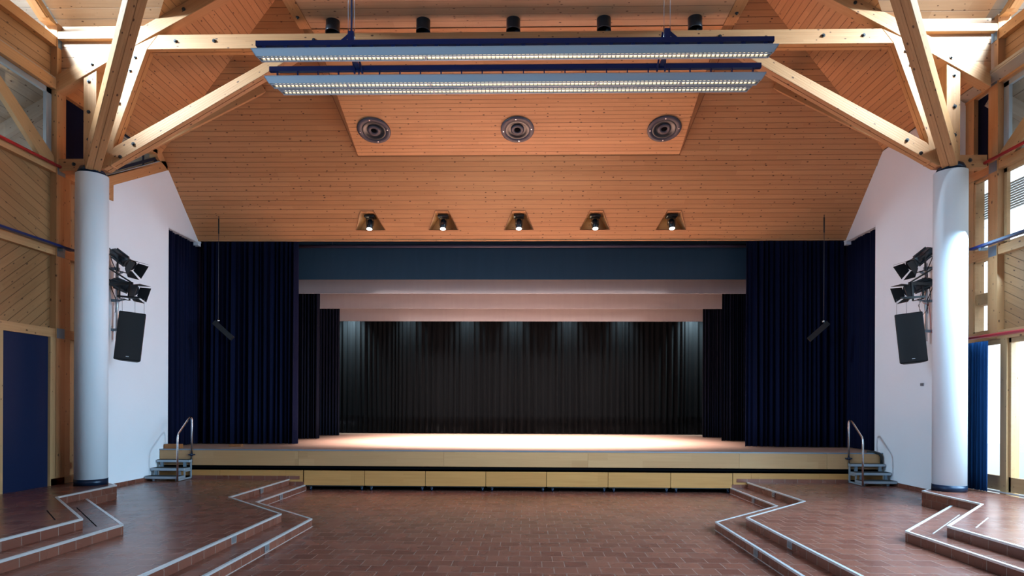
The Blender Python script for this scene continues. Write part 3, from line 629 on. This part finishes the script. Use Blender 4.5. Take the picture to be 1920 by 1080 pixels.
for s, cx in ((-1, -2.37), (1, 2.24)):
    hb = MB().bx(cx - .04, cx + .04, 9.30, 9.38, 7.2, 7.46).bx(cx - .03, cx + .03, 9.32, 9.78, 7.12, 7.17)
    hb.beam((cx - .06, 9.76, 7.07), (cx - .05, 9.40, 7.46), .025, .025).beam((cx + .06, 9.76, 7.07), (cx + .01, 9.40, 7.46), .025, .025).beam((cx + s * .02, 9.33, 7.42), (cx + s * .2, 9.33, 7.27), .012, .05)
    hb.build('hanger_bracket', m_bluesteel, rig)
    if s < 0: MB().cyl((cx, 9.35, 7.44), (cx, 9.35, 8.87), .014, n=10).build('hanger_rod', m_bluesteel, rig)
    for dx in (-.045, .045): 
        MB().cyl((cx + dx, 9.34, 7.4), (cx + dx, 9.34, 8.87), .0035, n=6).build('suspension_wire', m_wire, rig)
        MB().cyl((cx + dx, 9.34, 7.30), (cx + dx, 9.34, 7.52), .009, n=8).build('turnbuckle', m_steel, rig)

# ================================================================== STAGE
st = thing('stage_platform', 'raised wooden stage with maple fascia and reddish parquet deck', 'stage', (0, YF, 0))
MB().bx(-XW, XW, YF + .012, 15.0, ZD - .05, ZD).bx(-10.4, 10.4, 15.0, 24.4, ZD - .05, ZD).build('deck', m_deck, st, frame=((0, YF, ZD), (1, 0, 0), (0, 1, 0)))
seam = [-XW + .01, -5.03, -1.67, 1.63, 5.06, 7.03, XW - .01]
for a, b in zip(seam[:-1], seam[1:]):
    MB().bx(a + .002, b - .002, YF, YF + .02, .572, ZD - .025).build('upper_fascia', m_maple, st, frame=((a, YF, .57), (1, 0, 0), (0, 0, 1)))
MB().bx(-XW, XW, YF - .004, YF + .03, ZD - .022, ZD + .003).build('deck_edge', m_stair, st)
for s in (-1, 1):
    for a, b in ((4.92, 5.33), (5.33, 6.86), (6.86, XW)):
        MB().bx(s * (a + .002), s * (b - .002), YF + .0, YF + .02, R1 if a < 5 else R2 + .07, .463).build('lower_fascia', m_birch, st, frame=((s * a, YF, .3), (1, 0, 0), (0, 0, 1)))
MB().bx(-XW, XW, YF + .3, YF + .34, 0, ZD - .05).build('inner_wall', m_dark, st)
MB().bx(-XW, XW, YF + .02, YF + .3, .40, .42).bx(-XW, XW, YF + .06, YF + .08, .5, .56).build('support_rail', m_dark, st)
lp = [-4.90, -3.49, -2.09, -.70, .69, 2.09, 3.51, 4.91]
names = ('first from the left', 'second from the left', 'third from the left', 'middle one', 'third from the right', 'second from the right', 'first from the right')
for i, (a, b) in enumerate(zip(lp[:-1], lp[1:])):
    t = thing('under_stage_trolley', 'wheeled storage trolley with plywood front under the stage, ' + names[i], 'trolley', ((a + b) / 2, YF, 0), 'storage trolleys under the stage')
    MB().bx(a + .006, b - .006, YF - .012, YF + .01, .125, .463).build('front_panel', m_birch, t, frame=((a, YF, .1), (1, 0, 0), (0, 0, 1)))
    MB().bx(a + .03, b - .03, YF + .012, YF + .28, .10, .125).build('chassis', m_blackm, t)
    for x in (a + .14, b - .08):
        w = MB().cyl((x - .015, YF + .07, .045), (x + .015, YF + .07, .045), .045, n=20).build('caster', m_darkblue, t)
        MB().bx(x - .022, x + .022, YF + .05, YF + .09, .05, .105).build('fork', m_stair, w)

# small things on the deck corners
tag(MB().bx(-XW + .02, -7.88, 14.80, 14.95, ZD, ZD + .10).build('wooden_block', m_smallwood, frame=((-8, 14.8, ZD), (1, 0, 0), (0, 0, 1)), bevel=.006), 'small brown wooden block on the left stage corner', 'wooden block')
tag(MB().tube([(7.95, 14.70, .955), (8.1, 14.66, .955), (8.18, 14.62, .93), (8.22, 14.6, .86), (8.225, 14.6, .70)], .03).build('rubber_edging', m_tread), 'black curved rubber edging at the right stage corner', 'edging')
tag(MB().bx(-7.05, -6.75, 15.5, 15.62, ZD, ZD + .06).build('wooden_block', m_smallwood, frame=((-7, 15.5, ZD), (1, 0, 0), (0, 0, 1)), bevel=.004), 'low brown block on the dark stage in front of left curtain', 'wooden block')

# ---- curtains
def curtain(name, label, p0, p1, z0, z1, m, folds, amp, seed, hem=0.0, group=None, flare=0.0, parts=True, ddx=0):
    rnd = random.Random(seed); p0 = V3((*p0, 0)); p1 = V3((*p1, 0)); d = (p1 - p0); Ln = d.length; d.normalize(); nn = V3((d.y, -d.x, 0))
    nu = int(folds * 10); nv = 8
    ph = [rnd.uniform(0, 6.28) for _ in range(6)]; am = [rnd.uniform(.45, 1.25) for _ in range(int(folds) + 3)]
    wdt = [rnd.uniform(.6, 1.5) for _ in range(int(folds) + 2)]; tot = sum(wdt); acc = [0]
    for w in wdt: acc.append(acc[-1] + w / tot)
    mb = MB(); P = []
    for j in range(nv + 1):
        v = j / nv; z = z0 + (z1 - z0) * v
        for i in range(nu + 1):
            u = i / nu; k = 0
            while k < len(acc) - 2 and acc[k + 1] < u: k += 1
            fr = (u - acc[k]) / (acc[k + 1] - acc[k]); A = am[k] * amp * (1.0 - .35 * v)
            off = -A * math.cos(fr * 2 * PI) + amp * .25 * math.sin(u * 31 + ph[0] + v * 1.5) + amp * .12 * math.sin(u * 97 + ph[1])
            lat = amp * .22 * math.sin(fr * 4 * PI + ph[2]) + flare * (1 - v) * (u if ddx >= 0 else 1 - u)
            q = p0 + d * (u * Ln + lat) + nn * off
            P.append((q.x, q.y, z + (hem * math.sin(u * 23 + ph[3]) if j == 0 else 0)))
    n = nu + 1
    mb.add(P, [(j * n + i, j * n + i + 1, (j + 1) * n + i + 1, (j + 1) * n + i) for j in range(nv) for i in range(nu)], True)
    o = mb.build(name, m, solid=.006)
    return tag(o, label, 'curtain', group)
for s in (-1, 1):
    sd = side(s)
    curtain('stage_curtain', 'navy blue main stage curtain gathered on the %s of the stage' % sd, (s * 8.26, 16.52), (s * (5.74 if s < 0 else 5.82), 16.52), ZD + .015, 6.34, m_navy, 17, .085, 11 + s, flare=.0)
    curtain('wing_curtain', 'navy blue curtain closing the %s side opening beside the stage' % sd, (s * (XW + .12), 15.06), (s * (XW + .14), 16.9), ZD + .015, 6.22, m_navy, 12, .05, 31 + s)
    curtain('stage_leg_curtain', 'black leg curtain just behind the %s main curtain' % sd, (s * 7.9, 19.0), (s * 5.98, 19.0), ZD + .015, 5.95, m_purple, 20, .06, 41 + s)
    curtain('stage_leg_curtain', 'black leg curtain deeper on the stage, %s side, next to the back curtain' % sd, (s * 7.9, 21.0), (s * 5.96, 21.0), ZD + .015, 5.95, m_purple, 20, .06, 51 + s)
curtain('back_curtain', 'black pleated curtain across the back of the stage', (-8.6, 22.9), (8.6, 22.9), ZD + .015, 6.2, m_black, 84, .06, 77)
def border(name, label, y, z0, z1, m, x=8.0):
    tag(MB().bx(-x, x, y, y + .02, z0, z1).build(name, m), label, 'curtain')
border('stage_border', 'slate blue flat border hanging behind the ceiling edge', 17.2, 5.36, 7.2, m_teal)
border('stage_border', 'pale border directly behind the slate blue one, frontmost of three', 18.6, 5.22, 7.2, m_grey)
border('stage_border', 'pale border behind the first, middle of the three', 20.6, 5.08, 7.2, m_grey)
border('stage_border', 'pale border nearest the black back curtain, lowest of three', 22.4, 4.905, 7.2, m_grey)
tag(MB().cyl((-7.9, 17.05, 6.22), (7.9, 17.05, 6.22), .045, n=16).cyl((-5, 17.05, 6.2), (-5, 17.05, 7.2), .01, n=8).cyl((5, 17.05, 6.2), (5, 17.05, 7.2), .01, n=8).build('curtain_track', mat('violet_grey_tube', (.06, .05, .085), .5)), 'dark round batten tube above the slate blue border', 'tube')
# strip lights over the back curtain
for i, x in enumerate((-6.05, -4.0, -1.9, -.2, 1.7, 3.6, 6.05)):
    light('back_curtain_light', 'AREA', (x, 22.52, 5.5), (x, 22.95, 4.2), 14 if abs(x) < 5 else 60, (.75, .95, 1.0), .35, .12, spread=70)

# ---- portable stage steps
def steps(s):
    sd = side(s); xa, xb = s * 7.49, s * (8.53 if s < 0 else 8.5)
    xb = s * min(abs(xb), XW - .01) if False else s * 8.26
    t = thing('stage_steps', 'grey metal stage steps with three black treads and handrail, %s end of the stage' % sd, 'steps', (s * 7.5, 14.2, R2))
    for k, (yf, z) in enumerate(((14.04, .37), (14.27, .53), (14.50, .70))):
        MB().bx(xa, xb, yf, yf + .27 if k < 2 else YF - .005, z - .055, z).build('tread_frame', m_alu if False else mat_stair, t, bevel=.004)
        tag(MB().bx(xa - s * .01 + s * .02, xb - s * .01, yf + .005, (yf + .265) if k < 2 else YF - .01, z, z + .008).build('tread', m_tread, t), 'black rubber tread')
        for x in (s * 7.62, s * 8.15):
            if k: MB().bx(x - .03, x + .03, yf + .02, yf + .06, z - .16, z - .055).build('riser_post', m_stair, t)
    fx = s * 7.52
    MB().beam((fx, 14.06, R2 + .03), (fx, YF - .02, R2 + .03), .03, .035).beam((fx, YF - .03, R2 + .02), (fx, YF - .03, .66), .03, .03, up=(0, 1, 0)).beam((fx, 14.34, R2 + .03), (fx, 14.34, .48), .03, .03, up=(0, 1, 0)).beam((fx, 14.34, .46), (fx, YF - .03, .46), .03, .03).build('side_frame', mat_stair, t)
    for x in (s * 7.58, s * 8.1): MB().cyl((x, 14.12, R2), (x, 14.12, R2 + .055), .03, n=14).build('foot', m_stair, t)
    hx = s * 7.505
    pts = [(hx, 14.02, R2 + .02), (hx, 14.02, 1.24), (hx, 14.04, 1.31)] + [(hx, 14.62 - .04 * math.cos(a) + .0, 1.66 + .04 * math.sin(a)) for a in (.6, 1.2, 1.8, 2.4, 3.0)][::1] + [(hx, 14.66, 1.58), (hx, 14.66, .62)]
    pts = [(hx, 14.02, R2 + .02), (hx, 14.02, 1.20), (hx, 14.035, 1.27), (hx, 14.07, 1.33), (hx, 14.50, 1.66), (hx, 14.56, 1.69), (hx, 14.605, 1.67), (hx, 14.625, 1.62), (hx, 14.63, 1.55), (hx, 14.63, .64)]
    tag(MB().tube(pts, .021, 14).build('handrail', m_steel, t), 'chrome handrail')
    tag(MB().bx(hx - .07, hx + .07, 14.60, 14.648, .80, .83).cyl((hx, 14.61, .785), (hx, 14.61, .845), .032, n=14).build('clamp', m_darkblue, t), 'dark blue clamp')
mat_stair = mat('grey_aluminium_section', (.34, .40, .46), .42, metal=.45)
for s in (-1, 1): steps(s)

# ================================================================== SIDE WALL EQUIPMENT
def profile_spot(t_label, s, c, tilt, ln=.50, r=.105):
    """theatre spotlight: c = centre, tilt = downward angle toward the hall centre"""
    c = V3((s * c[0], c[1], c[2])); d = V3((-s * math.cos(tilt), -.12, -math.sin(tilt))).normalized()
    t = thing('theatre_spotlight', t_label, 'spotlight', c)
    u = V3((0, 0, 1)); u = (u - d * u.dot(d)).normalized(); r_ = d.cross(u)
    a = c - d * ln * .5; b = c + d * ln * .28
    MB().cyl(a, b, r * .92, r * .92, n=14).cyl(b, b + d * .10, r * .92, r * 1.15, n=14).build('housing', m_blacklamp, t)
    fm = MB()
    for k in range(6):
        an = k * PI / 3; q = (u * math.cos(an) + r_ * math.sin(an)) * r
        fm.beam(a + q + d * .02, b + q - d * .04, .02, .03, up=q)
    fm.build('cooling_fins', m_blacklamp, t)
    MB().cyl(a - d * .05, a, r * .55, r * .8, n=14).build('lamp_cap', m_blackm, t)
    e = b + d * .10
    MB().cyl(e - d * .004, e + d * .002, r * 1.05, n=20).build('lens', mat_lens_dark, t)
    for q, w in ((u, .26), (-u, .26), (r_, .26), (-r_, .26)):
        s0 = q.cross(d).normalized(); o0 = e + q * r * 1.05; out = (d * .92 + q * .34).normalized() * .20
        bm_ = MB().hexa([o0 - s0 * w * .35, o0 + s0 * w * .35, o0 + s0 * w * .35 + q * .006, o0 - s0 * w * .35 + q * .006], [o0 - s0 * w * .58 + out, o0 + s0 * w * .58 + out, o0 + s0 * w * .58 + out + q * .006, o0 - s0 * w * .58 + out + q * .006])
        bm_.build('barn_door', m_blackm, t)
    yb_ = MB(); low = c - V3((0, 0, .26))
    for g in (-1, 1):
        yb_.beam(c + r_ * g * (r + .03), low + r_ * g * (r + .03), .035, .012, up=r_)
    yb_.beam(low - r_ * (r + .035), low + r_ * (r + .035), .035, .012)
    yb_.build('yoke', m_blackm, t)
    arm = V3((s * XW, 12.93, low.z - .01))
    MB().beam(low, (s * 8.16, 12.93, low.z - .01), .03, .03).build('mounting_arm', m_stair, t)
    MB().tube([a - d * .05, a - d * .12 + V3((0, 0, .02)), a + V3((s * .12, .1, -.12)), V3((s * 8.17, 12.9, a.z - .35)), V3((s * 8.2, 12.92, a.z - .6))], .008, 8).build('cable', m_cable, t)
    return t
mat_lens_dark = mat('dark_lens', (.02, .02, .025), .08, spec=.8)
for s in (-1, 1):
    sd = side(s)
    t = thing('wall_pole', 'grey galvanised pipe fixed to the white wall behind the %s column' % sd, 'pipe', (s * 8.17, 12.93, 3.3))
    MB().cyl((s * 8.17, 12.93, 3.30), (s * 8.17, 12.93, 4.85), .028, n=18).build('pipe', m_alu, t)
    for z in (3.5, 4.1, 4.75):
        MB().bx(s * 8.13, s * XW, 12.90, 12.96, z - .025, z + .025).build('wall_clamp', m_stair, t)
    profile_spot('black theatre spotlight with barn doors, upper one on the %s wall' % sd, s, (7.92, 12.72, 4.90), .62 if s < 0 else .66)
    profile_spot('black theatre spotlight with barn doors, lower one just above the %s speaker box' % sd, s, (7.92, 12.78, 4.36), .38)
    # hanging loudspeaker with its bracket
    cx, cy = s * 7.575, 12.45
    t = thing('hanging_loudspeaker', 'black loudspeaker box hanging on wires on the %s white wall' % sd, 'loudspeaker', (cx, cy, 2.85))
    ax = Matrix.Rotation(-s * .08, 3, 'Y') @ Matrix.Rotation(-.06, 3, 'X') @ Matrix.Rotation(-s * .42, 3, 'Z')
    ctr = V3((cx, cy, 3.30)); hw, hh, dp = .235, .475, .34
    q = []
    for z in (-hh, hh):
        q.append([ctr + ax @ V3((x, y, z)) for x, y in ((-hw, -dp / 2), (hw, -dp / 2), (hw * .62, dp / 2), (-hw * .62, dp / 2))])
    MB().hexa(q[0], q[1]).build('cabinet', m_speaker, t, bevel=.015)
    MB().hexa([ctr + ax @ V3((x, y, -hh + .02)) for x, y in ((-hw + .015, -dp / 2 - .008), (hw - .015, -dp / 2 - .008), (hw - .015, -dp / 2), (-hw + .015, -dp / 2))],
              [ctr + ax @ V3((x, y, hh - .02)) for x, y in ((-hw + .015, -dp / 2 - .008), (hw - .015, -dp / 2 - .008), (hw - .015, -dp / 2), (-hw + .015, -dp / 2))]).build('front_grille', mat_grille_b if 'mat_grille_b' in globals() else m_blackm, t)
    tag(MB().box(ctr + ax @ V3((0, -dp / 2 - .012, -hh + .075)), (.05, .006, .014), ax).build('badge', m_plastic, t), 'tiny pale badge')
    for k, (dx, dy) in enumerate(((-hw * .8, -.1), (hw * .8, -.1), (0, .12))):
        p = ctr + ax @ V3((dx, dy, hh)); MB().cyl(p, (p.x, p.y, 4.06 if k < 2 else 4.1), .004, n=6).build('suspension_wire', m_wire, t)
    br = MB().beam((s * XW, 12.60, 4.37), (s * 7.58, 12.50, 4.37), .04, .05).beam((s * XW, 12.60, 4.79), (s * 7.62, 12.50, 4.40), .03, .025).beam((s * 7.62, 12.48, 4.40), (s * 7.62, 12.44, 4.10), .03, .03, up=(0, 1, 0))
    br.beam((s * 7.78, 12.34, 4.09), (s * 7.36, 12.38, 4.07), .035, .035).beam((s * 7.62, 12.36, 4.08), (s * 7.58, 12.60, 4.08), .03, .03)
    br.build('wall_bracket', m_blackm, t)
t = thing('cable_loop', 'black and red cables looping beside the grey pipe on the right wall', 'cable', (8.2, 12.93, 3.5))
MB().tube([(8.05, 12.85, 4.55), (8.12, 12.88, 4.3), (7.98, 12.86, 4.0), (8.06, 12.88, 3.8), (8.16, 12.9, 3.9), (8.24, 12.9, 4.2), (8.2, 12.9, 4.5)], .006, 8).build('black_cable', m_cable, t)
MB().tube([(8.1, 12.88, 4.45), (8.02, 12.86, 4.2), (8.08, 12.88, 4.05), (8.2, 12.9, 4.02), (8.24, 12.9, 3.8), (8.25, 12.9, 3.5), (8.27, 12.8, 3.35)], .005, 8).build('red_cable', m_red, t)

mat_dimwire = mat('dark_wire', (.05, .055, .07), .5)
# thin hanging bars in front of the main curtains
for s in (-1, 1):
    sd = side(s); cx = s * 7.5
    t = thing('hanging_bar', 'thin dark bar tilted on a long wire in front of the %s navy curtain' % sd, 'bar', (cx, 15.86, 4.0))
    MB().cyl((cx, 15.86, 4.10), (cx, 15.86, S1z(15.86)), .007, n=8).build('suspension_wire', mat_dimwire, t)
    MB().cyl((cx, 15.86, 6.25), (cx, 15.86, 6.62), .016, n=10).build('sleeve', m_blackm, t)
    a = V3((cx + s * .10, 15.86, 4.03)); b = V3((cx - s * .38, 15.80, 3.62)) 
    MB().beam(a, b, .12, .09, up=(0, -1, .2)).build('bar_body', mat('dark_grey_bar', (.006, .009, .012), .6), t)
    MB().cyl((cx - .03, 15.86, 4.09), (cx + .03, 15.86, 4.05), .035, n=12).build('swivel', m_steel, t)

# wall fittings
tag(MB().bx(XW - .02, XW, 13.16, 13.26, 2.42, 2.475).build('wall_socket', m_stair), 'small grey socket on the right white wall', 'socket')
tag(MB().bx(-XW + .02, -XW, 11.86, 11.96, .78, .90).build('wall_socket', m_plastic), 'white socket low on the timber wall beside the left column', 'socket')
# pipes and rails along the side walls
for s in (-1, 1):
    sd = side(s)
    tag(MB().tube([(s * (XW - .05), 2, 6.27), (s * (XW - .05), 11.42, 6.27)], .028, 12).build('red_pipe', m_red), 'red pipe along the upper rail of the %s wall' % sd, 'pipe')
    t = thing('blue_rail', 'dark blue rail with end bracket along the middle of the %s wall' % sd, 'rail', (s * 8.2, 11.7, 4.82))
    MB().bx(s * (XW - .16), s * (XW - .07), 2, 11.62, 4.79, 4.83).build('rail', m_bluesteel, t)
    MB().bx(s * (XW - .12), s * XW, 11.38, 11.44, 4.74, 4.79).build('bracket', m_stair, t)
tag(MB().tube([(XW - .05, 2, 3.235), (XW - .05, 12.0, 3.235)], .03, 12).build('red_pipe', m_red), 'red pipe above the glazed doors on the right wall', 'pipe')
curtain('window_curtain', 'dark blue curtain drawn aside beside the right column', (XW - .10, 11.22), (XW - .10, 12.15), R4 + .02, 3.14, m_navy2, 11, .035, 5)
# blinds outside the right windows
t = thing('outside_blind', 'grey slatted blind half lowered outside the right wall windows', 'blind', (XW + .4, 11.6, 5.9), None)
for k in range(11):
    z = 6.0 - k * .045
    MB().bx(XW + .55, XW + .60, 10.6, 12.9, z - .015, z + .002).build('slat', m_blind, t)

# recessed step lights in the risers
def step_light(s, x, y, z, d, ln, label):
    d = V3((s * d[0], d[1], 0)).normalized(); p = V3((s * x, y, z)); n_ = V3((-s * abs(d.y), -abs(d.x) if d.x else 0, 0)); n_ = V3((-s, 0, 0)) if abs(d.x) < .1 else n_
    t = thing('step_light', label, 'step light', p, 'recessed step lights')
    h = .045; c = p + n_ * .004
    fr = MB()
    for zz in (-h, h): fr.beam(c - d * ln / 2 + V3((0, 0, zz)), c + d * ln / 2 + V3((0, 0, zz)), .008, .008)
    for q in (-1, 1): fr.beam(c + d * q * ln / 2 - V3((0, 0, h)), c + d * q * ln / 2 + V3((0, 0, h)), .008, .008, up=(0, 1, 0) if abs(d.x) > .5 else (1, 0, 0))
    fr.build('frame', m_grille, t)
    MB().beam(c - d * ln / 2, c + d * ln / 2, .004, h * 2).build('cover', mat_cover, t)
    gm = MB(); rr = random.Random(int(x * 100 + y * 7))
    for k in range(5):
        cc = c + V3((0, 0, -.032 + k * .016)); gm.beam(cc - d * ln * .44, cc + d * ln * .44, .012, .005)
    gm.build('grille', m_grille, t)
mat_cover = mat('smoked_cover', (.06, .055, .06), .15)
for s in (-1, 1):
    sd = side(s)
    step_light(s, 5.255, 13.15, .195, (0, 1), .12, 'small step light in the upper riser near the stage, %s flight' % sd)
    step_light(s, 4.875, 13.22, .065, (0, 1), .12, 'small step light in the lowest riser near the stage, %s flight' % sd)
    step_light(s, 3.665, 8.43, .195, (0, 1), .13, 'step light in the upper riser of the %s flight, nearer the viewer' % sd)
    step_light(s, 3.265, 8.54, .065, (0, 1), .13, 'step light in the lowest riser of the %s flight, nearer the viewer' % sd)
    step_light(s, 5.16, 6.70, .325, (0, 1), .14, 'step light in the %s side platform riser at the picture edge' % sd)
